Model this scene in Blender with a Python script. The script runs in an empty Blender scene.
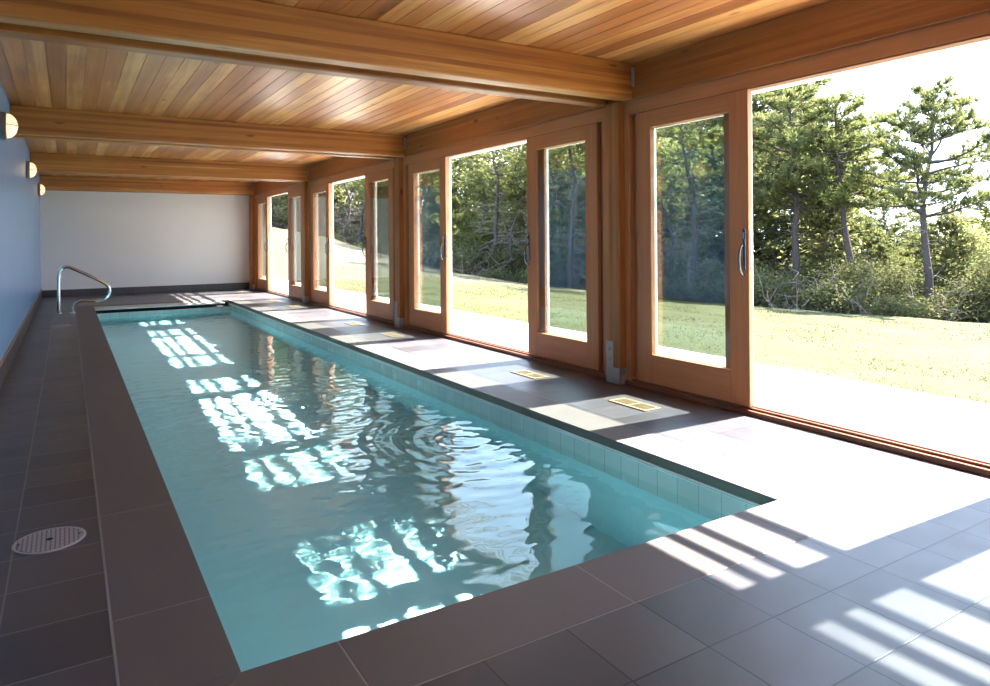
import bpy, bmesh, math, random
from mathutils import Vector, Matrix, noise
R = random.Random(7)
sc = bpy.context.scene
COL = sc.collection

# ------------------------------------------------------------------ materials
def nm(name):
    m = bpy.data.materials.new(name); m.use_nodes = True
    nt = m.node_tree; nt.nodes.clear()
    return m, nt
class N:
    """tiny node-graph helper"""
    def __init__(s, nt): s.nt = nt
    def n(s, typ, **kw):
        nd = s.nt.nodes.new(typ)
        for k, v in kw.items(): setattr(nd, k, v)
        return nd
    def put(s, sock, v):
        if hasattr(v, 'is_output'): s.nt.links.new(v, sock)
        elif isinstance(v, (tuple, list)) and len(v) == 3 and sock.type == 'RGBA': sock.default_value = (*v, 1)
        else: sock.default_value = v
    def math(s, op, a, b=0.0, c=None):
        nd = s.n('ShaderNodeMath', operation=op)
        s.put(nd.inputs[0], a); s.put(nd.inputs[1], b)
        if c is not None: s.put(nd.inputs[2], c)
        return nd.outputs[0]
    def mix(s, f, a, b):
        nd = s.n('ShaderNodeMix', data_type='RGBA')
        s.put(nd.inputs[0], f); s.put(nd.inputs[6], a); s.put(nd.inputs[7], b)
        return nd.outputs[2]
    def ramp(s, f, p0, p1):
        nd = s.n('ShaderNodeMapRange'); nd.clamp = True
        s.put(nd.inputs[0], f); nd.inputs[1].default_value = p0; nd.inputs[2].default_value = p1
        return nd.outputs[0]
    def obj(s):
        return s.n('ShaderNodeTexCoord').outputs['Object']
    def xyz(s, v):
        nd = s.n('ShaderNodeSeparateXYZ'); s.put(nd.inputs[0], v); return nd.outputs
    def vec(s, x, y, z):
        nd = s.n('ShaderNodeCombineXYZ')
        s.put(nd.inputs[0], x); s.put(nd.inputs[1], y); s.put(nd.inputs[2], z); return nd.outputs[0]
    def scale(s, v, t, loc=(0, 0, 0)):
        nd = s.n('ShaderNodeMapping'); s.put(nd.inputs[0], v)
        nd.inputs['Scale'].default_value = t; nd.inputs['Location'].default_value = loc; return nd.outputs[0]
    def noise(s, v, sc_=5.0, det=4, rough=.55):
        nd = s.n('ShaderNodeTexNoise'); s.put(nd.inputs['Vector'], v)
        nd.inputs['Scale'].default_value = sc_; nd.inputs['Detail'].default_value = det
        nd.inputs['Roughness'].default_value = rough; return nd.outputs[0]
    def white(s, v):
        nd = s.n('ShaderNodeTexWhiteNoise'); s.put(nd.inputs[0], v); return nd.outputs['Value']
    def bump(s, h, strength=.2, dist=.01):
        nd = s.n('ShaderNodeBump'); nd.inputs['Strength'].default_value = strength
        nd.inputs['Distance'].default_value = dist; s.put(nd.inputs['Height'], h); return nd.outputs[0]
    def principled(s, col, rough=.5, metal=0.0, normal=None, spec=.5, emit=None, es=0):
        b = s.n('ShaderNodeBsdfPrincipled')
        s.put(b.inputs['Base Color'], col); s.put(b.inputs['Roughness'], rough)
        b.inputs['Metallic'].default_value = metal; b.inputs['Specular IOR Level'].default_value = spec
        if normal is not None: s.put(b.inputs['Normal'], normal)
        if emit: s.put(b.inputs['Emission Color'], emit); b.inputs['Emission Strength'].default_value = es
        return b.outputs[0]
    def out(s, sh): s.nt.links.new(sh, s.n('ShaderNodeOutputMaterial').inputs[0])

def simple(name, col, rough=.5, metal=0.0, var=.12, nscale=8, spec=.5, bump=0):
    m, nt = nm(name); g = N(nt)
    v = g.noise(g.obj(), nscale, 5)
    d = tuple(c * (1 - var) for c in col); l = tuple(min(1, c * (1 + var)) for c in col)
    g.out(g.principled(g.mix(v, d, l), rough, metal, g.bump(v, bump) if bump else None, spec)); return m

def wood(name, dark, mid, light, grain='y', lam=None, lamsize=.04, rough=.4, knots=.5, plank=None, pvar=.8):
    """grain axis; lam = axis along which laminations / boards change"""
    m, nt = nm(name); g = N(nt)
    o = g.obj(); x = g.xyz(o)
    ax = {'x': 0, 'y': 1, 'z': 2}
    sc3 = [14.0, 14.0, 14.0]; sc3[ax[grain]] = .55
    if lam:
        idx = g.math('FLOOR', g.math('DIVIDE', x[ax[lam]], lamsize))
        info = g.n('ShaderNodeObjectInfo').outputs['Random']
        key = g.math('ADD', idx, g.math('MULTIPLY', info, 37.0))
        r1 = g.white(g.vec(key, 3.1, 7.7)); r2 = g.white(g.vec(key, 9.4, 1.2))
        off = g.math('MULTIPLY', r1, 40.0)
        p = [x[0], x[1], x[2]]; p[ax[grain]] = g.math('ADD', p[ax[grain]], off)
        v = g.vec(*p)
    else:
        r1 = r2 = 0.5; v = o
    wob = g.noise(v, 1.3, 2)
    n1 = g.noise(g.scale(v, sc3), 1.0, 6, .6)
    sc4 = [c * 5 for c in sc3]; sc4[ax[grain]] = 1.6
    n2 = g.noise(g.scale(v, sc4), 1.0, 3)
    base = g.math('ADD', g.math('ADD', g.math('MULTIPLY', n1, .95), -.2), g.math('MULTIPLY', r1, pvar * .6) if lam else .22)
    base = g.math('ADD', base, g.math('MULTIPLY', g.math('SUBTRACT', wob, .5), .5))
    c = g.mix(g.ramp(base, .18, .55), dark, mid)
    c = g.mix(g.ramp(base, .62, .92), c, light)
    c = g.mix(g.math('MULTIPLY', g.ramp(n2, .52, .7), .28), c, tuple(k * .55 for k in dark))
    if knots:
        vo = g.n('ShaderNodeTexVoronoi'); ks = [3.6, 3.6, 3.6]; ks[ax[grain]] = 1.5
        g.put(vo.inputs['Vector'], g.scale(v, ks)); vo.inputs['Scale'].default_value = 1.0
        k = g.ramp(vo.outputs['Distance'], .10, .045)
        c = g.mix(g.math('MULTIPLY', k, knots), c, (.05, .02, .008))
    g.out(g.principled(c, rough, 0, g.bump(n1, .08, .004), .45)); return m

def tilemat(name, px, py, ox, oy, joint, dark, light, grout, rough=.5, grout2=None, alt=None, slate=1.0):
    """rectangular tiles from object coordinates, per-tile tone, slate clefts"""
    m, nt = nm(name); g = N(nt); o = g.obj(); x = g.xyz(o)
    u = g.math('DIVIDE', g.math('SUBTRACT', x[0], ox), px); w = g.math('DIVIDE', g.math('SUBTRACT', x[1], oy), py)
    iu, iw = g.math('FLOOR', u), g.math('FLOOR', w)
    def edge(t, p):
        f = g.math('FRACT', t); d = g.math('MINIMUM', f, g.math('SUBTRACT', 1.0, f)); return g.math('MULTIPLY', d, p)
    d = g.math('MINIMUM', edge(u, px), edge(w, py))
    line = g.ramp(d, joint * .5 + .0012, joint * .5)
    r = g.white(g.vec(iu, iw, 2.3)); r2 = g.white(g.vec(iu, iw, 8.3))
    v = g.vec(g.math('ADD', x[0], g.math('MULTIPLY', r, 13)), g.math('ADD', x[1], g.math('MULTIPLY', r2, 17)), x[2])
    n1 = g.noise(v, 5, 7, .62); n2 = g.noise(g.scale(v, (2.0, 7, 1)), 2.2, 5)
    t = g.math('ADD', g.math('MULTIPLY', n1, .6), g.math('MULTIPLY', r, .5))
    c = g.mix(g.ramp(t, .2, .85), dark, light)
    if alt: c = g.mix(g.math('MULTIPLY', g.ramp(r2, .55, .85), .5), c, alt)
    gr = grout
    if grout2: gr = g.mix(g.ramp(x[0], .12, .5), grout, grout2)
    c = g.mix(line, c, gr)
    h = g.math('SUBTRACT', g.math('ADD', g.math('MULTIPLY', n2, .5 * slate), g.math('MULTIPLY', n1, .3)), g.math('MULTIPLY', line, .8))
    g.out(g.principled(c, g.math('ADD', rough - .1, g.math('MULTIPLY', n1, .2)), 0, g.bump(h, .22, .006), .5)); return m

M = {}
M['beam'] = wood('beam_wood', (.22, .068, .011), (.40, .15, .029), (.66, .335, .09), 'x', 'z', .0375, .42, .75, pvar=.75)
M['header'] = wood('header_wood', (.25, .088, .022), (.39, .15, .04), (.60, .28, .09), 'y', 'z', .0375, .42, .9, pvar=.7)
M['plank'] = wood('ceiling_plank_wood', (.25, .077, .018), (.45, .16, .042), (.72, .37, .125), 'y', 'x', .1345, .33, .6, pvar=1.0)
M['post'] = wood('post_wood', (.30, .11, .028), (.47, .19, .052), (.62, .29, .098), 'z', 'y', .0425, .42, .8, pvar=.5)
M['door'] = wood('door_wood', (.42, .175, .068), (.53, .235, .098), (.62, .30, .13), 'z', None, .1, .38, 0)
M['rail'] = wood('rail_wood', (.42, .175, .068), (.53, .235, .098), (.62, .30, .13), 'y', None, .1, .38, 0)
M['sill'] = wood('sill_wood', (.16, .065, .032), (.22, .09, .045), (.28, .13, .07), 'y', None, .1, .35, 0)
M['clad'] = simple('white_cladding', (.78, .78, .76), .4)
M['slate'] = tilemat('slate_tile', .3085, .31, .112, 1.774, .005, (.045, .041, .047), (.085, .078, .088), (.2, .18, .165), .38, (.010, .010, .014), (.10, .085, .08))
M['coping'] = tilemat('coping_stone', 40, 40, -20.3, -20.7, .004, (.108, .09, .085), (.142, .122, .115), (.24, .21, .19), .55, slate=.4)
M['blue'] = simple('blue_wall_paint', (.20, .385, .70), .24, 0, .04, 1.2)
M['white'] = simple('white_wall_paint', (.72, .705, .68), .6, 0, .02, 1.5)
M['basetile'] = tilemat('baseboard_tile', .3085, .31, .112, 1.774, .003, (.04, .036, .04), (.07, .063, .067), (.12, .11, .1), .45)
M['bronze'] = simple('copper_edge_trim', (.35, .2, .13), .4, .3)
M['steel'] = simple('polished_steel', (.72, .72, .74), .16, 1.0, .04)
M['galv'] = simple('galvanised_steel', (.42, .43, .44), .5, .6, .15, 20)
M['alu'] = simple('white_aluminium', (.8, .8, .8), .35, .0, .03)
M['brass'] = simple('brass_register', (.33, .25, .155), .45, .3, .12, 30)
M['brassdark'] = simple('register_shadow_gap', (.05, .04, .03), .7)
M['plastic'] = simple('pale_plastic', (.42, .37, .37), .45, 0, .06, 20)
M['lidgrid'] = tilemat('perforated_lid', .0165, .0165, .004, .002, .0045, (.44, .385, .39), (.48, .42, .425), (.16, .135, .135), .5, slate=.1)
M['dark'] = simple('dark_void', (.012, .012, .013), .8)
M['patio'] = simple('pale_concrete', (.62, .6, .56), .8, 0, .07, 3, .3, .1)
M['roof'] = simple('roof_membrane', (.3, .3, .3), .8)
M['bulbring'] = simple('bronzed_metal', (.24, .2, .18), .4, .7)
M['handle'] = simple('nickel_handle', (.2, .195, .19), .25, 1.0)

def glassmat():
    m, nt = nm('door_glass'); g = N(nt)
    tr = g.n('ShaderNodeBsdfTransparent'); tr.inputs[0].default_value = (.86, .895, .885, 1)
    gl = g.n('ShaderNodeBsdfGlossy'); gl.inputs['Roughness'].default_value = .02
    gl.inputs[0].default_value = (1, 1, 1, 1)
    lw = g.n('ShaderNodeLayerWeight'); lw.inputs[0].default_value = .5
    mx = g.n('ShaderNodeMixShader')
    g.put(mx.inputs[0], g.math('MULTIPLY_ADD', g.math('POWER', lw.outputs['Facing'], 4.0), .75, .05)); nt.links.new(tr.outputs[0], mx.inputs[1]); nt.links.new(gl.outputs[0], mx.inputs[2])
    g.out(mx.outputs[0]); return m
M['glass'] = glassmat()

def watermat():
    m, nt = nm('pool_water'); g = N(nt)
    b = g.n('ShaderNodeBsdfGlass'); b.inputs['IOR'].default_value = 1.33; b.inputs['Roughness'].default_value = 0
    b.inputs[0].default_value = (.83, .955, .965, 1)
    g.out(b.outputs[0]); return m
M['water'] = watermat()

def basinmat():
    m, nt = nm('pool_plaster'); g = N(nt); o = g.obj()
    v = g.noise(o, 2.5, 6)
    g.out(g.principled(g.mix(v, (.47, .745, .80), (.53, .81, .86)), .7)); return m
M['basin'] = basinmat()
M['wtile'] = tilemat('waterline_tile', .1525, .1525, .42, 2.1, .003, (.46, .56, .57), (.53, .63, .64), (.25, .33, .34), .25, slate=.1)

def leafmat(name, a, b, c, sc_=1.2, trans=.48):
    m, nt = nm(name); g = N(nt); o = g.obj()
    n1 = g.noise(o, sc_, 3); n2 = g.noise(o, sc_ * 9, 2)
    t = g.math('ADD', g.math('MULTIPLY', n1, .65), g.math('MULTIPLY', n2, .45))
    col = g.mix(g.ramp(t, .35, .55), a, b); col = g.mix(g.ramp(t, .55, .75), col, c)
    d = g.n('ShaderNodeBsdfDiffuse'); tr = g.n('ShaderNodeBsdfTranslucent')
    g.put(d.inputs[0], col); g.put(tr.inputs[0], col)
    mx = g.n('ShaderNodeMixShader'); mx.inputs[0].default_value = trans
    nt.links.new(d.outputs[0], mx.inputs[1]); nt.links.new(tr.outputs[0], mx.inputs[2])
    g.out(mx.outputs[0]); return m
M['needle'] = leafmat('pine_needles', (0.072, 0.088, 0.044), (0.144, 0.155, 0.059), (0.265, 0.260, 0.097))
M['needle2'] = leafmat('bright_pine_needles', (0.076, 0.088, 0.034), (0.151, 0.165, 0.052), (0.245, 0.244, 0.085))
M['leaf'] = leafmat('broad_leaves', (0.041, 0.051, 0.022), (0.092, 0.097, 0.040), (0.200, 0.193, 0.088), 2.0)
M['leaf2'] = leafmat('pale_tree_leaves', (0.106, 0.119, 0.050), (0.241, 0.241, 0.098), (0.483, 0.454, 0.208), 2.0, .5)
M['bark'] = simple('pine_bark', (.058, .048, .045), .9, 0, .35, 12, .2, .5)
M['greybark'] = simple('grey_bark', (.11, .095, .09), .9, 0, .3, 14, .2, .4)
M['twig'] = simple('dead_twigs', (.15, .122, .105), .9, 0, .3, 10, .2)

def lawnmat():
    m, nt = nm('dry_lawn'); g = N(nt); o = g.obj(); x = g.xyz(o)
    n1 = g.noise(o, .35, 4); n2 = g.noise(o, 3.2, 6, .7); n3 = g.noise(g.scale(o, (1, 1, 1)), 22, 3)
    green = g.mix(n3, (.040, .042, .013), (.066, .064, .026))
    straw = g.mix(n3, (.066, .056, .033), (.10, .086, .056))
    dry = g.math('ADD', g.ramp(x[1], 17, 30), g.math('MULTIPLY', g.math('SUBTRACT', n1, .5), 1.2))
    t = g.math('ADD', g.math('MULTIPLY', n2, .9), g.math('SUBTRACT', g.math('MULTIPLY', dry, .7), .12))
    c = g.mix(g.ramp(t, .36, .74), green, straw)
    g.out(g.principled(c, .9, 0, g.bump(g.math('ADD', n3, n2), .6, .05), .1)); return m
M['lawn'] = lawnmat()
M['blade'] = leafmat('grass_blades', (.05, .055, .018), (.08, .08, .03), (.12, .105, .06), .5, .3)

def lampmat():
    m, nt = nm('frosted_lamp_glass'); g = N(nt)
    g.out(g.principled((.75, .66, .5), .4, emit=(1.0, .70, .38), es=.55)); return m
M['lamp'] = lampmat()

# ------------------------------------------------------------------ mesh helpers
class MB:
    def __init__(s): s.v = []; s.f = []
    def box(s, x0, x1, y0, y1, z0, z1):
        b = len(s.v)
        s.v += [(x0,y0,z0),(x1,y0,z0),(x1,y1,z0),(x0,y1,z0),(x0,y0,z1),(x1,y0,z1),(x1,y1,z1),(x0,y1,z1)]
        s.f += [tuple(b+i for i in q) for q in ((0,3,2,1),(4,5,6,7),(0,1,5,4),(1,2,6,5),(2,3,7,6),(3,0,4,7))]
        return s
    def quad(s, *p):
        b = len(s.v); s.v += [tuple(q) for q in p]; s.f.append(tuple(range(b, b+len(p)))); return s
    def tube(s, pts, rads, n=8, cap=True):
        pts = [Vector(p) for p in pts]
        if not isinstance(rads, (list, tuple)): rads = [rads]*len(pts)
        b = len(s.v); up = None
        for i, p in enumerate(pts):
            t = (pts[min(i+1, len(pts)-1)] - pts[max(i-1, 0)]).normalized()
            if up is None:
                up = t.orthogonal().normalized()
            else:
                up = (up - t*up.dot(t)); up = up.normalized() if up.length > 1e-6 else t.orthogonal().normalized()
            w = t.cross(up)
            for k in range(n):
                a = 2*math.pi*k/n
                s.v.append(tuple(p + (up*math.cos(a) + w*math.sin(a))*rads[i]))
        for i in range(len(pts)-1):
            for k in range(n):
                k2 = (k+1) % n
                s.f.append((b+i*n+k, b+i*n+k2, b+(i+1)*n+k2, b+(i+1)*n+k))
        if cap:
            s.f.append(tuple(b+k for k in reversed(range(n))))
            s.f.append(tuple(b+(len(pts)-1)*n+k for k in range(n)))
        return s
    def lathe(s, prof, c, axis='z', n=32, cap=True):
        """prof: list of (radius, height) along axis from c"""
        b = len(s.v)
        for r, h in prof:
            for k in range(n):
                a = 2*math.pi*k/n; u, w = r*math.cos(a), r*math.sin(a)
                p = {'z': (u, w, h), 'x': (h, u, w), 'y': (w, h, u)}[axis]
                s.v.append((c[0]+p[0], c[1]+p[1], c[2]+p[2]))
        m = len(prof)
        for i in range(m-1):
            for k in range(n):
                k2 = (k+1) % n
                s.f.append((b+i*n+k, b+i*n+k2, b+(i+1)*n+k2, b+(i+1)*n+k))
        if cap:
            s.f.append(tuple(b+k for k in reversed(range(n)))); s.f.append(tuple(b+(m-1)*n+k for k in range(n)))
        return s
    def mesh(s, name, mat, smooth=False):
        me = bpy.data.meshes.new(name); me.from_pydata(s.v, [], s.f); me.update()
        if mat: me.materials.append(mat)
        if smooth: me.polygons.foreach_set('use_smooth', [True]*len(me.polygons))
        return me
    def build(s, name, mat, parent=None, bevel=0, smooth=False, origin=None):
        if origin is not None:
            s.v = [(a-origin[0], b-origin[1], c-origin[2]) for a, b, c in s.v]
        o = bpy.data.objects.new(name, s.mesh(name, mat, smooth)); COL.objects.link(o)
        if origin is not None: o.location = origin
        if parent: o.parent = parent
        if bevel:
            md = o.modifiers.new('bevel', 'BEVEL'); md.width = bevel; md.segments = 2; md.limit_method = 'ANGLE'; md.angle_limit = .6
        return o
def tag(o, label, cat, group=None, kind=None):
    o['label'] = label; o['category'] = cat
    if group: o['group'] = group
    if kind: o['kind'] = kind
    return o
def thing(name, label, cat, loc=(0,0,0), group=None, kind=None):
    o = bpy.data.objects.new(name, None); o.empty_display_size = .2; COL.objects.link(o); o.location = loc
    return tag(o, label, cat, group, kind)
def copy_thing(o, label=None, group=None):
    c = o.copy(); COL.objects.link(c)
    if label: c['label'] = label
    if group: c['group'] = group
    def rec(a, b):
        for ch in a.children:
            d = ch.copy(); COL.objects.link(d); d.parent = b; rec(ch, d)
    rec(o, c); return c

# ------------------------------------------------------------------ room dimensions (metres)
XL, XG = -.508, 4.05            # blue wall face, inner face of the glazed side
YB, YF = 18.5, -4.7             # white end wall, wall behind the camera
ZC = 2.70                       # underside of ceiling boards
PX0, PX1, PY0, PY1 = .42, 2.855, 2.103, 15.35   # coping opening
CW = .305
POSTS = [4.54, 9.12, 13.70, 18.27]
BAYS = [2.295, 6.85, 11.44, 16.0]
BAYN = ['nearest bay', 'second bay', 'third bay', 'farthest bay']

# ---- setting
f = MB()
ox0, ox1, oy0, oy1 = PX0-CW, PX1+CW, PY0-.33, PY1+.33
f.box(XL-.1, ox0, YF, YB, -.12, 0).box(ox1, 4.18, YF, YB, -.12, 0).box(ox0, ox1, YF, oy0, -.12, 0).box(ox0, ox1, oy1, YB, -.12, 0)
tag(f.build('floor', M['slate']), 'dark slate tile floor around the pool', 'floor', kind='structure')

c = MB(); W = .1345; x = -.5380
prof = []
x = math.floor(-.7/W)*W
while x < 4.06:
    prof += [(x, ZC+.006), (x+.0035, ZC), (x+W-.0035, ZC)]; x += W
prof.append((x, ZC+.006))
b = len(c.v)
for (px, pz) in prof: c.v += [(px, YF, pz), (px, YB+.1, pz)]
for i in range(len(prof)-1): c.f.append((2*i, 2*i+1, 2*i+3, 2*i+2))
c.box(-.75, 4.14, YF, YB+.1, ZC+.02, ZC+.08)
tag(c.build('ceiling', M['plank']), 'wooden ceiling of long varnished boards with grooves', 'ceiling', kind='structure')
tag(MB().box(-.9, 4.75, YF-.2, YB+.3, ZC+.1, ZC+.32).build('roof', M['roof']), 'flat roof over the pool room', 'roof', kind='structure')
tag(MB().box(XL-.16, XL, YF, YB, -.12, ZC+.02).build('wall_left', M['blue']), 'glossy sky blue painted side wall', 'wall', kind='structure')
tag(MB().box(XL-.16, 4.2, YB, YB+.16, -.12, ZC+.02).build('wall_back', M['white']), 'white painted end wall', 'wall', kind='structure')
tag(MB().box(XL-.16, 4.2, YF-.16, YF, -.12, ZC+.02).build('wall_front', M['white']), 'white wall behind the camera', 'wall', kind='structure')
bl = tag(MB().box(XL, XL+.014, YF, YB-.014, 0, .185).build('baseboard_left', M['basetile'], bevel=.002), 'dark tile baseboard below the blue wall', 'baseboard', kind='structure')
MB().box(XL, XL+.017, YF, YB-.014, .185, .2).build('edge_trim', M['bronze'], bl)
tag(MB().box(XL+.014, 3.97, YB-.014, YB, 0, .165).build('baseboard_back', M['basetile'], bevel=.002), 'dark tile baseboard below the white end wall', 'baseboard', kind='structure')

# ---- ceiling beams : pairs of glued members either side of the posts
hb = tag(MB().box(4.02, 4.135, YF, YB, 2.40, ZC).build('header_beam', M['header'], bevel=.004), 'long wooden header beam running above all the glass doors', 'beam')
BL = ['twin wooden ceiling beam closest to the camera, crossing the top of the picture',
      'second twin wooden ceiling beam from the camera, meeting the post between second and third doorways',
      'third twin wooden ceiling beam from the camera, short of the end wall',
      'twin wooden ceiling beam set against the top of the white end wall']
for i, y in enumerate(POSTS):
    t = thing('ceiling_beam', BL[i], 'beam', (0, y, 2.4), 'twin ceiling beams')
    for s in (-1, 1):
        a, b2 = sorted((s*.085, s*.222))
        MB().box(XL, 4.018, a, b2, 0, ZC-2.4).build('beam_member', M['beam'], t, bevel=.012)
    MB().box(4.003, 4.018, -.245, -.223, .10, .26).build('beam_hanger', M['galv'], t)

PL = ['square wooden post with steel foot between the nearest and second doorways',
      'square wooden post between the second and third doorways from the camera',
      'square wooden post between the third and farthest doorways',
      'square wooden post standing in the corner beside the white end wall']
for i, y in enumerate(POSTS):
    t = thing('wooden_post', PL[i], 'post', (4.06, y, 0), 'posts between the door bays')
    MB().box(-.08, .08, -.0845, .0845, .012, 2.40).build('shaft', M['post'], t, bevel=.005)
    p = MB(); p.box(-.087, -.08, -.0895, .0895, 0, .135).box(-.087, .08, -.0895, -.0845, 0, .135).box(-.087, .08, .0845, .0895, 0, .135)
    p.box(-.0865, -.08, .0, .085, .135, .36)
    po = p.build('post_bracket', M['galv'], t)
    for z in (.2, .29): MB().lathe([(.014, -.0865), (.014, -.094), (.008, -.097)], (0, .043, z), 'x', 8).build('bolt', M['galv'], po)

# ---- door frames, fixed and sliding leaves
HW = 2.105
def leaf(name, label, y0, y1, xa, xb, lead, sliding, mat_clad=None, grp=None):
    """lead = y of the leading stile edge; door leaf between y0 and y1"""
    t = thing(name, label, 'glass door', (xa, (y0+y1)/2, .055), grp, 'structure')
    h = 2.285-.055-.005; w = (y1-y0)/2; st = .165 if sliding else .205; th = xb-xa
    xo = xa; yo = (y0+y1)/2; zo = .055
    inner = th*.55 if mat_clad else th
    for s in (-1, 1):
        a, b = sorted((s*w, s*(w-st)))
        so = MB().box(0, inner, a, b, 0, h).build('stile', M['door'], t, bevel=.004)
        if mat_clad: MB().box(inner, th, a, b, 0, h).build('stile_cladding', mat_clad, so)
    for nm_, z0, z1 in (('bottom_rail', 0, .235), ('top_rail', h-.135, h)):
        so = MB().box(0, inner, -w+st, w-st, z0, z1).build(nm_, M['rail'], t, bevel=.003)
        if mat_clad: MB().box(inner, th, -w+st, w-st, z0, z1).build('rail_cladding', mat_clad, so)
    MB().box(th*.5-.003, th*.5+.003, -w+st-.008, w-st+.008, .227, h-.127).build('glass_pane', M['glass'], t)
    if sliding:
        s = 1 if lead > yo else -1
        yc = s*(w-.036)
        hd = MB().box(-.007, 0, yc-.013, yc+.013, .955, 1.25).build('handle_plate', M['handle'], t, bevel=.003)
        g = MB(); pts = []
        for k in range(13):
            a = math.pi*k/12
            pts.append((-.006-.052*math.sin(a)**.8, yc, 1.03-.105*math.cos(a)))
        g.tube(pts, .0085, 8); g.build('pull_handle', M['handle'], hd, smooth=True)
        MB().box(-.022, -.007, yc-.006, yc+.006, 1.185, 1.222).build('thumb_latch', M['handle'], hd, bevel=.002)
        MB().box(th*.3, th*.7, s*w-.0005*s if s > 0 else -w-.0015, s*w+.0015 if s > 0 else -w+.0005, .96, 1.24).build('lock_plate', M['handle'], t)
    return t

DN = [('beside the camera, outside the right edge', 'nearest the camera, at the widest opening'),
      ('between the first post and the second opening', 'on the far side of the second opening'),
      ('on the near side of the third opening', 'on the far side of the third opening'),
      ('on the near side of the farthest opening', 'by the white end wall')]
k = 0
for bi, cy in enumerate(BAYS):
    y0, y1 = cy-HW, cy+HW
    pn = (POSTS[bi-1]+.0845) if bi > 0 else cy-HW-.12
    pf = POSTS[bi]-.0845
    t = thing('trim_%d' % (bi+1), 'brown wooden door frame of the %s' % BAYN[bi], 'door frame', (4.05, cy, 0), None, 'structure')
    lo, hi = pn-cy, pf-cy
    MB().box(0, .085, lo, hi, 2.285, 2.40).build('head', M['rail'], t, bevel=.003)
    MB().box(.004, .085, -HW, HW, 2.274, 2.285).build('head_track', M['sill'], t)
    s = MB(); s.box(-.02, .15, lo, hi, 0, .035).box(.012, .028, -HW, HW, .035, .05).box(.062, .078, -HW, HW, .035, .05)
    s.build('sill', M['sill'], t, bevel=.003)
    for a, b in ((lo, -HW), (HW, hi)):
        MB().box(-.004, .085, a, b, .035, 2.285).build('jamb', M['door'], t, bevel=.003)
    MB().box(.086, .12, lo, hi, 2.335, 2.42).build('outer_trim', M['clad'], t)
    for s in (-1, 1):
        lead = cy + s*.905; out = cy + s*2.025
        if bi == 0 and s < 0: lead, out = 1.57, .45
        a, b = sorted((lead, out))
        k += 1
        leaf('door_%d' % k, 'sliding glass door with wooden frame, %s' % DN[bi][0 if s < 0 else 1], a, b, 4.052, 4.094, lead, True)
        lead2 = cy + s*(.955 if s > 0 else .935) if not (bi == 0 and s < 0) else 1.49; a, b = sorted((lead2, cy+s*HW))
        k += 1
        leaf('door_%d' % k, 'fixed glass panel behind the sliding door %s' % DN[bi][0 if s < 0 else 1], a, b, 4.104, 4.162, lead2, False, M['clad'])
tag(MB().box(3.98, 4.2, POSTS[3]+.0845, YB, 0, 2.4).build('trim_21', M['door'], bevel=.003), 'narrow wooden casing between the corner post and the white wall', 'trim', kind='structure')
# wall above the openings, outside
tag(MB().box(4.137, 4.16, YF, YB, 2.42, ZC+.1).build('trim_20', M['clad']), 'white outside fascia above the doors', 'fascia', kind='structure')

# ---- sun shades outside, above the openings
SL = ['white louvred sunshade outside above the %s of doors' % n for n in BAYN]
edges = [.0] + POSTS
for i in range(4):
    ya, yb = edges[i]+.03, edges[i+1]-.03
    if i == 3: yb = 18.6
    ym = (ya+yb)/2; h = (yb-ya)/2
    t = thing('sunshade', SL[i], 'sunshade', (4.16, ym, 2.5), 'sunshades over the door bays')
    MB().box(.858, .955, -h, h, -.012, .012).build('front_blade', M['alu'], t, bevel=.006)
    for xs in (.632, .478, .315):
        MB().box(xs-.034, xs+.034, -h, h, -.010, .010).build('blade', M['alu'], t, bevel=.005)
    for yy in (-h+.02, h-.02):
        MB().box(0, .83, yy-.012, yy+.012, -.028, .03).build('arm', M['alu'], t, bevel=.003)
        MB().box(0, .008, yy-.03, yy+.03, -.08, .08).build('wall_plate', M['alu'], t)

# ---- swimming pool
pool = thing('swimming_pool', 'long narrow indoor lap pool full of rippling turquoise water', 'pool', ((PX0+PX1)/2, (PY0+PY1)/2, 0))
PO = pool.location
def pbuild(mb, name, mat, **kw):
    mb.v = [(a-PO[0], b-PO[1], c) for a, b, c in mb.v]
    return mb.build(name, mat, pool, **kw)
BX0, BX1, BY0, BY1, ZW, ZD = .425, 2.865, 2.095, 15.06, -.175, -1.25
m = MB()
m.quad((BX0,BY0,ZD),(BX1,BY0,ZD),(BX1,BY1,ZD),(BX0,BY1,ZD))
for (x0,y0,x1,y1) in ((BX0,BY1,BX1,BY1),(BX1,BY0,BX0,BY0),(BX0,BY0,BX0,BY1),(BX1,BY1,BX1,BY0)):
    m.quad((x0,y0,ZD),(x0,y0,-.06),(x1,y1,-.06),(x1,y1,ZD)) if not (y0==y1==BY1) else m.quad((x0,y0,ZD),(x1,y1,ZD),(x1,y1,-.11),(x0,y0,-.11))
basin = pbuild(m, 'basin', M['basin'])
m = MB(); T = .006
m.box(BX1-T, BX1, BY0, BY1, -.33, -.06).box(BX0, BX0+T, BY0, BY1, -.33, -.06).box(BX0, BX1, BY0, BY0+T, -.33, -.06).box(BX0+T, BX1-T, BY1-T, BY1, -.33, -.11)
wt = pbuild(m, 'waterline_tiles', M['wtile'])
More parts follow.
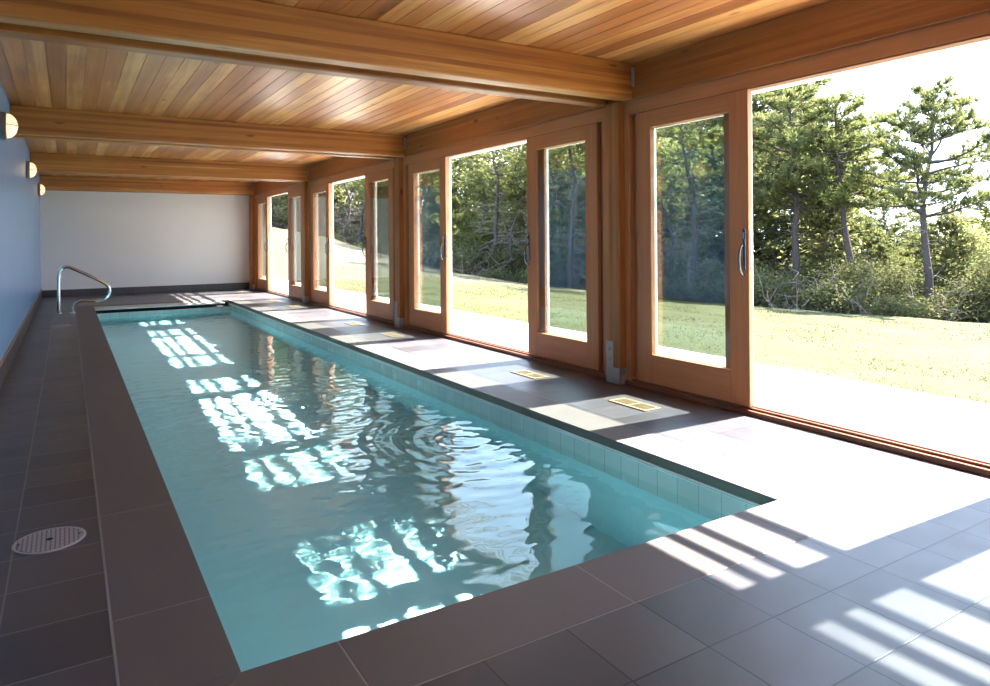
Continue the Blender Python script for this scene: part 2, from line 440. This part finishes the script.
# coping: four bars of stone, each its own joints
def coping_bar(x0, x1, y0, y1, cuts, axis):
    mb = MB(); g = .0022
    cs = [y0 if axis == 'y' else x0] + cuts + [y1 if axis == 'y' else x1]
    for a, b in zip(cs[:-1], cs[1:]):
        if axis == 'y': mb.box(x0, x1, a+g, b-g, -.055, .002)
        else: mb.box(a+g, b-g, y0, y1, -.055, .002)
    return mb
lc = [2.605, 3.63, 4.74, 5.8, 6.85, 7.9, 8.95, 10.0, 11.05, 12.1, 13.15, 14.2]
rc = [2.95, 4.27, 5.3, 6.35, 7.4, 8.45, 9.5, 10.55, 11.6, 12.65, 13.7, 14.75]
xs_ = [PX0-CW, .707, 1.642, 2.577, PX1+CW]
cb = coping_bar(PX0-CW+.002, PX0, PY0, PY1+.3, lc, 'y')
for cc in (coping_bar(PX1, PX1+CW-.002, PY0, PY1+.3, rc, 'y'), coping_bar(PX0+.002, PX1-.002, PY1-.02, PY1+.3, [1.2, 2.0], 'x')):
    n0 = len(cb.v); cb.v += cc.v; cb.f += [tuple(i+n0 for i in q) for q in cc.f]
# near bar with mitred corners
xs = [PX0-CW, .707, 1.642, 2.577, PX1+CW]
ya, yb = PY0-.33+.003, PY0-.003
for i in range(4):
    a, b = xs[i]+.0022, xs[i+1]-.0022
    ta = PX0 if i == 0 else a; tb = PX1 if i == 3 else b
    n0 = len(cb.v)
    for z in (-.055, .002): cb.v += [(a, ya, z), (b, ya, z), (tb, yb, z), (ta, yb, z)]
    cb.f += [tuple(n0+j for j in q) for q in ((0,3,2,1),(4,5,6,7),(0,1,5,4),(1,2,6,5),(2,3,7,6),(3,0,4,7))]
    if i == 0:
        n0 = len(cb.v)
        for z in (-.055, .002): cb.v += [(PX0-CW+.002, ya+.008, z), (PX0-.004, yb+.0, z), (PX0-.004, yb+.004, z), (PX0-CW+.002, yb+.004, z)]
        cb.f += [tuple(n0+j for j in q) for q in ((0,3,2,1),(4,5,6,7),(0,1,5,4),(1,2,6,5),(2,3,7,6),(3,0,4,7))]
    if i == 3:
        n0 = len(cb.v)
        for z in (-.055, .002): cb.v += [(PX1+CW-.002, ya+.008, z), (PX1+CW-.002, yb+.004, z), (PX1+.004, yb+.004, z), (PX1+.004, yb, z)]
        cb.f += [tuple(n0+j for j in q) for q in ((0,1,2,3),(7,6,5,4),(0,4,5,1),(1,5,6,2),(2,6,7,3),(3,7,4,0))]
cop = pbuild(cb, 'coping', M['coping'], bevel=.003)
m = MB(); m.box(PX0-CW+.01, PX0-.012, PY0-.3, PY1+.3, -.12, -.056).box(PX1+.012, PX1+CW-.01, PY0-.3, PY1+.3, -.12, -.056).box(PX0-.2, PX1+.2, PY0-.32, PY0-.012, -.12, -.056)
pbuild(m, 'grout_bed', M['plastic'])
m = MB(); gz = .0012
m.box(PX0-CW-.005, PX0-CW+.0035, PY0-.33, PY1+.3, -.02, gz)
for y in lc: m.box(PX0-CW+.003, PX0-.003, y-.003, y+.003, -.02, gz)
for x in xs_[1:4]: m.box(x-.003, x+.003, PY0-.325, PY0-.005, -.02, gz)
m.box(PX0-CW, PX1+CW, PY0-.331, PY0-.3265, -.02, gz)
pbuild(m, 'grout_lines', simple('pale_grout', (.27, .24, .225), .8))
m = MB(); m.box(PX1-.004, PX1+.012, PY0, BY1, -.064, -.056).box(PX1-.002, PX1+.012, PY0, BY1, -.076, -.071)
pbuild(m, 'cover_track', M['alu'])
m = MB(); m.box(BX0, 2.70, 14.80, PY1-.024, -.03, -.003)
pbuild(m, 'cover_lid', simple('grey_lid', (.5, .5, .49), .4, .1), bevel=.004)
m = MB(); m.box(BX0, BX1, BY1+.006, PY1+.02, -.16, -.11).box(BX0, BX1, PY1-.004, PY1+.02, -.11, -.056)
pbuild(m, 'cover_recess', M['dark'])
# water surface with real ripples
NX, NY = 144, 650
m = MB()
jets = [(2.35, 4.3, 1.1), (1.75, 6.3, .8), (1.0, 5.4, .7)]
for j in range(NY+1):
    for i in range(NX+1):
        x = BX0+.001+(BX1+.45-BX0-.002)*i/NX; y = BY0+.001+(BY1-BY0-.002)*j/NY  # sheet runs on unseen under the right deck, added so sun caustics form
        z = .0019*noise.noise(Vector((x*1.7, y*1.9, 3.1))) + .0017*noise.noise(Vector((x*3.6+5, y*5.5, 8.1))) + .0020*noise.noise(Vector((x*7, y*12, 1.7))) + .0014*noise.noise(Vector((x*13, y*21, 4.2)))
        for jx, jy, s in jets:
            d = math.hypot((x-jx), (y-jy)*.8)
            z += s*.0017*math.sin(d*44 + 3.5*noise.noise(Vector((x*1.5, y*1.5, 2))))*math.exp(-(d/.85)**2)
            z += s*.0030*noise.noise(Vector((x*11, y*15, 5.5)))*math.exp(-(d/.9)**2)
        m.v.append((x, y, ZW+z))
for j in range(NY):
    for i in range(NX):
        a = j*(NX+1)+i; m.f.append((a, a+1, a+NX+2, a+NX+1))
water = pbuild(m, 'water', M['water'], smooth=True)
water.cycles.is_caustics_caster = True
basin.cycles.is_caustics_receiver = True; wt.cycles.is_caustics_receiver = True

# ---- grab rail
t = thing('grab_rail', 'polished steel pool grab rail at the far left corner', 'grab rail', (-.03, 14.24, 0))
ctrl = [(-.105, .008), (-.105, .28), (-.105, .56), (-.095, .69), (-.06, .775), (0, .806), (.06, .80), (.13, .765), (.30, .675), (.47, .575), (.585, .505), (.645, .445), (.672, .37), (.65, .285), (.59, .225), (.50, .197), (.37, .20), (.25, .205), (.175, .185), (.12, .14), (.098, .08), (.095, .008)]
def spline(P, n=5):
    out = []
    for i in range(len(P)-1):
        p0, p1, p2, p3 = [Vector(P[max(0, min(len(P)-1, i+j))]) for j in (-1, 0, 1, 2)]
        for q in range(n):
            u = q/n
            out.append(.5*((2*p1)+(-p0+p2)*u+(2*p0-5*p1+4*p2-p3)*u*u+(-p0+3*p1-3*p2+p3)*u**3))
    out.append(Vector(P[-1])); return out
MB().tube([(p.x, 0, p.y) for p in spline([(a, b, 0) for a, b in ctrl])], .027, 14).build('rail', M['steel'], t, smooth=True)
for xx in (-.105, .095):
    MB().lathe([(.052, .001), (.052, .008), (.036, .018), (.024, .02)], (xx, 0, 0), 'z', 20).build('escutcheon', M['steel'], t)

# ---- skimmer lids set in the deck
def lid(loc, label):
    t = thing('skimmer_lid', label, 'skimmer lid', loc, 'skimmer lids')
    MB().lathe([(.132, .0005), (.132, .004), (.124, .0055), (.120, .003)], (0, 0, 0), 'z', 40, False).build('rim', M['plastic'], t)
    m = MB(); m.lathe([(.1195, .0005), (.1195, .005), (.0001, .0058)], (0, 0, 0), 'z', 40)
    p = m.build('cover', M['lidgrid'], t)
    MB().lathe([(.013, .0058), (.013, .0068)], (0, 0, 0), 'z', 14).build('finger_hole', M['dark'], p)
    for s in (-1, 1): MB().lathe([(.005, .0058), (.005, .0075)], (s*.108, 0, 0), 'z', 10).build('screw', M['dark'], p)
    return t
lid((-.072, 3.455, .0005), 'round pale perforated skimmer lid on the near left tiles')
lid((-.097, 12.2, .0005), 'round pale skimmer lid in the deck by the grab rail')

# ---- floor registers in front of each door leaf
VY = [(3.865, 'nearest the camera, in the sun patch by the first door'), (5.24, 'second from the camera, past the first post'), (8.37, 'before the far leaf of the second doorway'),
      (9.80, 'just past the second post'), (12.98, 'before the far leaf of the third doorway'), (14.35, 'just past the third post'), (17.55, 'farthest from the camera, near the end wall')]
v0 = None
for y, lab in VY:
    lab = 'brass floor vent ' + lab
    if v0 is None:
        v0 = t = thing('floor_vent', lab, 'floor vent', (3.585, y, .0005), 'brass floor vents')
        w, l = .082, .198
        m = MB(); m.box(-w, -w+.022, -l, l, 0, .008).box(w-.022, w, -l, l, 0, .008).box(-w+.022, w-.022, -l, -l+.024, 0, .008).box(-w+.022, w-.022, l-.024, l, 0, .008).box(-w+.022, w-.022, -.008, .008, 0, .008)
        m.build('frame', M['brass'], t, bevel=.002)
        m = MB()
        for q in range(9):
            for (a, b) in ((-l+.026, -.01), (.01, l-.026)):
                xx = -w+.028+q*.0136
                m.box(xx-.0022, xx+.0022, a, b, .002, .0068)
        m.build('grille', M['brass'], t)
        MB().box(-w+.02, w-.02, -l+.02, l-.02, .0002, .0012).build('duct_opening', M['brassdark'], t)
    else:
        t = copy_thing(v0, lab); t.location = (3.585, y, .0005)

# ---- wall sconces
SC = ['round wall sconce closest to the camera, cut by the left picture edge', 'middle round wall sconce of the three on the blue wall', 'farthest round wall sconce, beside the white end wall']
s0 = None
for y, lab in zip((7.72, 12.3, 16.87), SC):
    if s0 is None:
        s0 = t = thing('wall_sconce', lab, 'wall lamp', (XL, y, 2.31), 'round sconces on the blue wall')
        MB().lathe([(.118, .0), (.128, .006), (.128, .04), (.118, .046), (.10, .046)], (0, 0, 0), 'x', 36).build('base_ring', M['bulbring'], t, smooth=False)
        MB().lathe([(.112*math.cos(a), .046+.082*math.sin(a)) for a in [i*math.pi/2/12 for i in range(12)]]+[(.002, .128)], (0, 0, 0), 'x', 36).build('lamp_globe', M['lamp'], t, smooth=True)
        pts = [(.046+.088*math.sin(a), .12*math.cos(a), 0) for a in [math.pi*i/16 for i in range(17)]]
        g = MB().tube(pts, .004, 6); g.build('guard_bar', M['bulbring'], t, smooth=True)
    else:
        t = copy_thing(s0, lab); t.location = (XL, y, 2.31)

# ------------------------------------------------------------------ outdoors
TL = [(0, 54, 2.9), (10.74, 50, 2.48), (13.83, 46, 2.13), (18.34, 40, 1.39), (20.86, 38, .78), (23.02, 36, .38), (25.44, 34, .02), (28.06, 32, -.29),
      (34.32, 30, -.74), (40.19, 28, -.93), (44.96, 27, -1.1), (51.9, 25, -1.11), (58.67, 24, -1.17), (63.36, 23, -1.12), (67.08, 22, -1.04), (90, 20.5, -1.0), (130, 26, -.9)]
def treeline(th):
    for a, b in zip(TL[:-1], TL[1:]):
        if th <= b[0]:
            u = max(0, (th-a[0])/(b[0]-a[0])); return a[1]+(b[1]-a[1])*u, a[2]+(b[2]-a[2])*u
    return TL[-1][1:]
PE = 6.05
def ground(x, y):
    th = math.degrees(math.atan2(x, y)); r = math.hypot(x, y)
    rt, zt = treeline(max(0, th))
    re = PE/max(.05, math.sin(math.radians(max(3, th))))
    if re > rt-6: re = rt-6
    s = (r-re)/(rt-re)
    if s <= 0: return -.085
    if s > 1: return zt - min(r-rt, 8)*.3
    return -.085 + (zt+.085)*(s**1.25 if zt > 0 else s)
m = MB(); gx = [PE+i*.5 for i in range(0, 100)]; gy = [-22+j*.75 for j in range(0, 125)]
for yy in gy:
    for xx in gx: m.v.append((xx, yy, ground(xx, yy) + (.035*noise.noise(Vector((xx*.7, yy*.7, 0))) if xx > PE+.6 else 0)))
nx = len(gx)
for j in range(len(gy)-1):
    for i in range(nx-1):
        a = j*nx+i; m.f.append((a, a+1, a+nx+1, a+nx))
tag(m.build('lawn', M['lawn'], smooth=True), 'dry sloping lawn outside rising to a hill', 'lawn', kind='structure')
tag(MB().box(4.17, PE, -20, 45, -.3, -.06).build('patio', M['patio'], bevel=.01), 'pale concrete patio strip outside the doors', 'patio', kind='structure')
m = MB()
RG = random.Random(5)
for q in range(30000):
    u = RG.random()**1.7
    xx = PE-.03+u*13; yy = RG.uniform(1.5, 26)
    if yy > xx*2.6+6: continue
    if noise.noise(Vector((xx*.9, yy*.9, 4))) < -.25 and RG.random() < .7: continue
    z = ground(xx, yy)+.0; h = RG.uniform(.012, .03); a = RG.uniform(0, 6.28); w = .006+.004*u*2
    dx, dy = math.cos(a)*w, math.sin(a)*w; lx, ly = RG.gauss(0, .03), RG.gauss(0, .03)
    m.quad((xx-dx, yy-dy, z-.01), (xx+dx, yy+dy, z-.01), (xx+lx, yy+ly, z+h))
tag(m.build('grass', M['blade']), 'short dry grass blades over the lawn', 'grass', kind='stuff')

# ---- trees
def tuft(mb, p, d, L, n, rng, w=.016):
    d = d.normalized(); o = d.orthogonal().normalized(); q = d.cross(o)
    for i in range(n):
        a = rng.uniform(0, 6.283); sp = rng.uniform(.25, 1.15)
        v = (d + (o*math.cos(a)+q*math.sin(a))*sp); v.z += .25; v.normalize()
        e = p + v*L*rng.uniform(.7, 1.15)
        s = v.cross(Vector((rng.uniform(-1, 1), rng.uniform(-1, 1), rng.uniform(-1, 1)))).normalized()*w
        mb.quad(p-s, p+s, e+s*.5, e-s*.5)
def pine_parts(seed, path, r0, base, spread, prof='round', dens=1.0, dead=14, tl=.2, whorl=.34, w=.017, up=.25):
    """path = trunk polyline from the ground; returns (trunk, needles) builders, branch wood in trunk"""
    rng = random.Random(seed); P = [Vector(p) for p in path]
    seg = [0]
    for a, b in zip(P[:-1], P[1:]): seg.append(seg[-1]+(b-a).length)
    H = seg[-1]
    def at(s):
        for i in range(len(P)-1):
            if s <= seg[i+1]: return P[i].lerp(P[i+1], (s-seg[i])/(seg[i+1]-seg[i]))
        return P[-1]
    tr, nd, dd = MB(), MB(), MB()
    K = 14; pts = [at(H*i/K) for i in range(K+1)]
    pts = [p+Vector((rng.gauss(0, .012), rng.gauss(0, .012), 0))*min(i, 6)/2 for i, p in enumerate(pts)]
    pts[0].z -= .25
    tr.tube(pts, [r0*(1.18 if i == 0 else 1)*(1-.86*i/K) for i in range(K+1)], 9)
    s = H*base; ph = rng.uniform(0, 6)
    while s < H*.995:
        t = (s/H-base)/(1-base)
        if prof == 'round': Lm = spread*(math.sin(math.pi*min(1, .18+.82*t))**.6*(1-.55*t)+.12)
        elif prof == 'flat': Lm = spread*(.55+.45*math.sin(math.pi*t**1.4))*(1-.45*t)
        else: Lm = spread*(1-t)**.75+.12
        for b in range(rng.choice((3, 4, 4, 5))):
            ph += 2.399+rng.gauss(0, .3)
            L = Lm*rng.uniform(.6, 1.15); p0 = at(s+rng.uniform(-.08, .08))
            el = up*rng.uniform(-.3, 1.6)*(.4+t)
            d0 = Vector((math.cos(ph), math.sin(ph), el)).normalized()
            n = max(3, int(L/.28)); bp = [p0]; d = d0.copy()
            for i in range(n):
                d = (d+Vector((rng.gauss(0, .1), rng.gauss(0, .1), rng.gauss(.03, .07)))).normalized(); bp.append(bp[-1]+d*L/n)
            tr.tube(bp, [max(.008, .034*L/1.6)*(1-.8*i/n) for i in range(n+1)], 5, False)
            for i in range(1, n+1):
                fr = i/n
                if fr < .3: continue
                for q in range(int(round(3*dens*(1.3 if fr > .8 else 1)))):
                    sd = (d+Vector((rng.gauss(0, .8), rng.gauss(0, .8), rng.gauss(.18, .3)))).normalized()
                    tw = bp[i]+sd*rng.uniform(.08, .34)
                    nd_p = bp[i]
                    tr.tube([nd_p, tw], [.007, .004], 3, False)
                    tuft(nd, tw, sd, tl, 9, rng, w)
                    if dens > .9: tuft(nd, nd_p.lerp(tw, .45), sd, tl*.9, 5, rng, w)
            tuft(nd, bp[-1], d, tl*1.1, 12, rng, w)
        s += whorl*rng.uniform(.7, 1.25)
    for i in range(dead):
        s = rng.uniform(H*.12, H*max(.2, base*1.02)); a = rng.uniform(0, 6.283); L = rng.uniform(.4, 1.3)
        p = at(s); bp = [p]; d = Vector((math.cos(a), math.sin(a), rng.uniform(-.35, .3)))
        for q in range(4):
            d = (d+Vector((rng.gauss(0, .2), rng.gauss(0, .2), rng.gauss(0, .15)))).normalized(); bp.append(bp[-1]+d*L/4)
        dd.tube(bp, [.016, .013, .010, .007, .004], 4, False)
        for q in range(3):
            e = bp[rng.randint(1, 4)]; v = (d+Vector((rng.gauss(0, .7), rng.gauss(0, .7), rng.gauss(0, .5))))*.25
            dd.tube([e, e+v], [.006, .003], 3, False)
    return tr, nd, dd
def put_tree(name, label, cat, parts, loc, rz=0, sc_=1, group=None):
    t = thing(name, label, cat, loc, group); t.rotation_euler.z = rz; t.scale = (sc_,)*3
    for n_, me in parts:
        o = bpy.data.objects.new(n_, me); COL.objects.link(o); o.parent = t
        if n_ == 'dead_branches': o['kind'] = 'stuff'
    return t
def pine_meshes(*a, mat='needle', bark='bark', **k):
    tr, nd, dd = pine_parts(*a, **k)
    r = [('trunk', tr.mesh('trunk', M[bark], True)), ('needles', nd.mesh('needles', M[mat]))]
    if dd.v: r.append(('dead_branches', dd.mesh('dead_branches', M['twig'])))
    return r
def leafy_meshes(seed, h, spread, trunk=True, n=3200, ls=.075, bark='greybark', fork=3):
    rng = random.Random(seed); tr, lf = MB(), MB()
    tips = []
    stems = 1 if trunk else 7
    for s_ in range(stems):
        a = rng.uniform(0, 6.28); base = Vector((0, 0, -.2)) if trunk else Vector((math.cos(a)*.25*spread, math.sin(a)*.25*spread, -.15))
        p = base; d = Vector((rng.gauss(0, .06), rng.gauss(0, .06), 1)) if trunk else Vector((math.cos(a)*.4, math.sin(a)*.4, 1))
        pts = [p.copy()]; K = 10; r0 = .10 if trunk else .02
        for i in range(K):
            d = (d+Vector((rng.gauss(0, .09), rng.gauss(0, .09), .05))).normalized(); p = p+d*h*(.92 if trunk else .75)/K; pts.append(p.copy())
            if i >= (3 if trunk else 2):
                for q in range(fork):
                    aa = rng.uniform(0, 6.28); bd = Vector((math.cos(aa), math.sin(aa), rng.uniform(.1, .9))).normalized()
                    L = spread*rng.uniform(.35, 1.0)*(1-.35*i/K); bp = [p.copy()]
                    for w in range(4):
                        bd = (bd+Vector((rng.gauss(0, .22), rng.gauss(0, .22), rng.gauss(.05, .15)))).normalized(); bp.append(bp[-1]+bd*L/4)
                    tr.tube(bp, [r0*.32*(1-.2*w) for w in range(5)], 4, False)
                    tips += bp[2:]
        tr.tube(pts, [r0*(1-.75*i/K) for i in range(K+1)], 7); tips.append(pts[-1])
    for i in range(n):
        c_ = rng.choice(tips); s = .16+.10*spread
        p = c_+Vector((rng.gauss(0, s), rng.gauss(0, s), rng.gauss(0, s*.75)))
        if p.z < .05: p.z = rng.uniform(.05, .3)
        u = Vector((rng.gauss(0, 1), rng.gauss(0, 1), rng.gauss(0, .6))).normalized(); v = u.cross(Vector((rng.gauss(0, .5), rng.gauss(0, .5), 1))).normalized()
        L = ls*rng.uniform(.6, 1.3)
        lf.quad(p-u*L, p+v*L*.55, p+u*L, p-v*L*.55)
    return [('trunk' if trunk else 'stems', tr.mesh('trunk', M[bark], True)), ('leaves', lf.mesh('leaves', M['leaf2' if trunk else 'leaf']))]
def brush_meshes(seed, h=1.6):
    rng = random.Random(seed); m = MB()
    for i in range(34):
        a = rng.uniform(0, 6.28); p = Vector((rng.gauss(0, .4), rng.gauss(0, .4), -.1)); d = Vector((math.cos(a)*.9, math.sin(a)*.9, rng.uniform(.3, 1.3))).normalized()
        pts = [p]; L = h*rng.uniform(.5, 1.1)
        for q in range(5):
            d = (d+Vector((rng.gauss(0, .25), rng.gauss(0, .25), rng.gauss(-.03, .2)))).normalized(); pts.append(pts[-1]+d*L/5)
        m.tube(pts, [.015, .013, .011, .009, .007, .004], 4, False)
        for q in range(5):
            e = pts[rng.randint(1, 5)]; v = Vector((rng.gauss(0, 1), rng.gauss(0, 1), rng.gauss(.2, .7))).normalized()*rng.uniform(.2, .55)
            m.tube([e, e+v*.5+Vector((0, 0, rng.gauss(0, .05))), e+v], [.008, .006, .003], 3, False)
    return [('branches', m.mesh('branches', M['twig']))]

# three trees that stand out through the nearest opening
def hero(name, label, pts, k_=1.22, drop=1.3, **k):
    pts = [(p[0]*k_, p[1]*k_, 1.25+(p[2]-1.25)*k_) for p in pts]
    b = (pts[0][0], pts[0][1], ground(pts[0][0], pts[0][1])); path = [(0, 0, 0)]+[tuple(a-c_ for a, c_ in zip(p, b)) for p in pts]
    return put_tree(name, label, 'tree', pine_meshes(k.pop('seed'), path, **k), b)
hero('pine_tree', 'lone open-crowned pine against the white sky, at the right picture edge',
     [(20.63, 10.16, -1.15), (20.58, 10.28, .82), (20.53, 10.38, 2.23), (20.65, 10.13, 3.62), (20.68, 10.06, 5.2)], seed=11, r0=.17, base=.52, spread=2.5, prof='round', dens=1.7, dead=16, tl=.22, whorl=.34, up=.35)
hero('pine_tree', 'pine with a dark trunk leaning left, middle of the nearest opening',
     [(21.07, 12.5, -1.15), (20.98, 12.66, .16), (20.89, 12.8, 1.1), (20.84, 12.89, 2.21), (20.77, 13.0, 3.48), (20.7, 13.05, 5.6)], seed=12, r0=.18, base=.56, spread=2.4, prof='round', dens=1.5, dead=26, mat='needle2', tl=.23)
hero('pine_tree', 'dense tall pine with straight trunk just right of the nearest sliding door',
     [(20.67, 14.42, -1.15), (20.66, 14.43, .78), (20.65, 14.45, 2.78), (20.62, 14.5, 4.11), (20.5, 14.6, 6.2)], seed=13, r0=.2, base=.52, spread=2.8, prof='round', dens=1.6, dead=22, tl=.23)

PV = []
for i, (h, sp, ba, pr, de, mt) in enumerate([(6.6, 1.7, .42, 'round', 1.6, 'needle'), (7.4, 1.6, .5, 'flat', 1.4, 'needle'), (6.0, 1.9, .3, 'cone', 1.5, 'needle2'), (8.2, 1.9, .4, 'round', 1.6, 'needle'), (5.2, 1.8, .2, 'round', 1.6, 'needle2')]):
    rr = random.Random(40+i)
    path = [(0, 0, 0)]+[(rr.gauss(0, .12)*q, rr.gauss(0, .12)*q, h*q/4) for q in (1, 2, 3, 4)]
    PV.append(pine_meshes(60+i, path, .11+.01*i, ba, sp, pr, de, 18, mat=mt))
TV = []
for i, h in enumerate((7.6, 8.6, 6.8)):
    rr = random.Random(140+i)
    TV.append(pine_meshes(150+i, [(0, 0, 0)]+[(rr.gauss(0, .16)*q, rr.gauss(0, .16)*q, h*q/4) for q in (1, 2, 3, 4)], .125, .62, 1.5, 'flat', .75, 75, mat='needle2', bark='bark'))
LV = [leafy_meshes(80+i, h, sp, n=5200, ls=.085) for i, (h, sp) in enumerate(((6.8, 1.5), (5.6, 1.7), (7.6, 1.6)))]
SV = [leafy_meshes(90+i, h, sp, False, 3400, .06) for i, (h, sp) in enumerate(((1.7, .9), (2.3, .9), (1.3, 1.0)))]
SV2 = [leafy_meshes(190+i, h, sp, False, 11000, .075, fork=4) for i, (h, sp) in enumerate(((4.2, 1.8), (5.2, 1.7)))]
BV = [brush_meshes(100+i) for i in range(3)]
def where(th):
    if th < 17: return 'in the farthest opening'
    if th < 22: return 'in the third opening'
    if th < 27: return 'behind the glass past the second post'
    if th < 35.5: return 'in the second opening'
    if th < 45: return 'behind the glass by the first post'
    if th < 51: return 'behind the nearest sliding door'
    return 'in the nearest, widest opening'
RT = random.Random(21)
HERO = [(25.1, 12.4), (25.5, 15.4), (25.2, 17.6)]
KIND = {'pine_tree': ('pine', 'tree', PV), 'leafy_tree': ('thin leafy tree', 'tree', LV), 'bare_trunk_tree': ('tall bare-trunked pine', 'tree', TV), 'shrub': ('leafy green shrub', 'shrub', SV), 'dead_brush': ('tangle of bare branches', 'brush', BV)}
def scatter(kind, th, dr, sc_):
    rt, zt = treeline(th); r = rt+dr+(3.5 if th < 24 else 0)
    x, y = r*math.sin(math.radians(th)), r*math.cos(math.radians(th))
    if kind in ('pine_tree', 'leafy_tree') and dr < 9 and any(math.hypot(x-a, y-b) < 2.0 for a, b in HERO): return
    nmz, cat, var = KIND[kind]
    row = 'at the wood edge' if dr < 5.5 else ('in mid wood' if dr < 10.5 else 'deep in the wood')
    if kind == 'shrub' and sc_ > 1.25: var, sc_ = SV2, sc_*.42
    put_tree(kind, '%s %s, %s' % (nmz, row, where(th)), cat, RT.choice(var), (x, y, ground(x, y)), RT.uniform(0, 6.28), sc_, '%ss %s, %s' % (nmz, row, where(th)))
th = 9.0
while th < 73:
    rt, _ = treeline(th); step = math.degrees(.9/rt)
    far = th > 57.8; U = RT.uniform
    j = lambda: th+U(-.5, .5)*step
    P = RT.random
    east = th > 47
    if P() < (.9 if east else .5): scatter('shrub', j(), U(1.5, 3.5), U(.7, 1.15))
    if P() < (.5 if east else .7): scatter('dead_brush', j(), U(1.5, 4.5), U(1.0, 1.7))
    if not east and P() < .75: scatter('bare_trunk_tree', j(), U(3, 7), U(1.0, 1.35))
    if P() < (.45 if east else .2): scatter('leafy_tree' if not east and P() < .6 else 'pine_tree', j(), U(5, 6.5), U(.72, .9) if far else U(1.15, 1.35))
    if P() < .8: scatter('shrub', j(), U(4.5, 8), U(1.3, 2.0))
    if P() < .5: scatter('dead_brush', j(), U(5, 8), U(1.8, 2.8))
    if P() < (.62 if east else .4): scatter('leafy_tree' if P() < (.35 if east else .65) else 'pine_tree', j(), U(7, 10), U(.66, .84) if far else U(1.2, 1.5))
    if P() < .8: scatter('leafy_tree' if P() < (.4 if east else .65) else 'pine_tree', j(), U(11, 14), U(.72, .92) if far else U(1.4, 1.7))
    if P() < .9: scatter('shrub', j(), U(10, 13), U(1.9, 2.8))
    if P() < .85: scatter('leafy_tree' if P() < .5 else 'pine_tree', j(), U(16, 20), U(.9, 1.1) if far else U(1.7, 2.1))
    if P() < .8: scatter('shrub', j(), U(14, 17), U(2.4, 3.2))
    th += step

# ------------------------------------------------------------------ light
w = bpy.data.worlds.new('sky'); sc.world = w; w.use_nodes = True
nt = w.node_tree; nt.nodes.clear(); g = N(nt)
tc = g.n('ShaderNodeTexCoord').outputs['Generated']; z = g.xyz(tc)[2]
skyc = g.mix(g.ramp(z, -.05, .7), (.80, .90, 1.0), (.40, .62, 1.0))
bg = g.n('ShaderNodeBackground'); g.put(bg.inputs[0], skyc); bg.inputs[1].default_value = 2.8
nt.links.new(bg.outputs[0], g.n('ShaderNodeOutputWorld').inputs[0])
sl = bpy.data.lights.new('sun', 'SUN'); sl.energy = 27; sl.angle = math.radians(.55); sl.color = (1.0, .955, .88)
so = bpy.data.objects.new('sun', sl); COL.objects.link(so)
so.rotation_euler = Vector((-1, .035, -1.0)).to_track_quat('-Z', 'Y').to_euler()
sl.cycles.is_caustics_light = True

# ------------------------------------------------------------------ camera
cd = bpy.data.cameras.new('camera'); cam = bpy.data.objects.new('camera', cd); COL.objects.link(cam)
yaw, roll = .5520, -.0080
fw = Vector((math.sin(yaw), math.cos(yaw), 0)); rt_ = Vector((math.cos(yaw), -math.sin(yaw), 0)); upv = Vector((0, 0, 1))
r2 = rt_*math.cos(roll)+upv*math.sin(roll); u2 = upv*math.cos(roll)-rt_*math.sin(roll)
mw = Matrix((r2, u2, -fw)).transposed().to_4x4(); mw.translation = (0, 0, 1.25)
cam.matrix_world = mw
cd.sensor_width = 36; cd.lens = 694.2/990*36; cd.shift_y = (238.2-343)/990; cd.clip_start = .05; cd.clip_end = 500
sc.camera = cam
sc.view_settings.view_transform = 'Standard'; sc.view_settings.look = 'None'; sc.view_settings.gamma = 1
sc.view_settings.exposure = 1.22
cy_ = sc.cycles
cy_.use_denoising = True
cy_.max_bounces = 14; cy_.diffuse_bounces = 7; cy_.glossy_bounces = 6; cy_.transmission_bounces = 8; cy_.transparent_max_bounces = 24
cy_.sample_clamp_indirect = 8
cy_.blur_glossy = .5
cy_.caustics_reflective = False
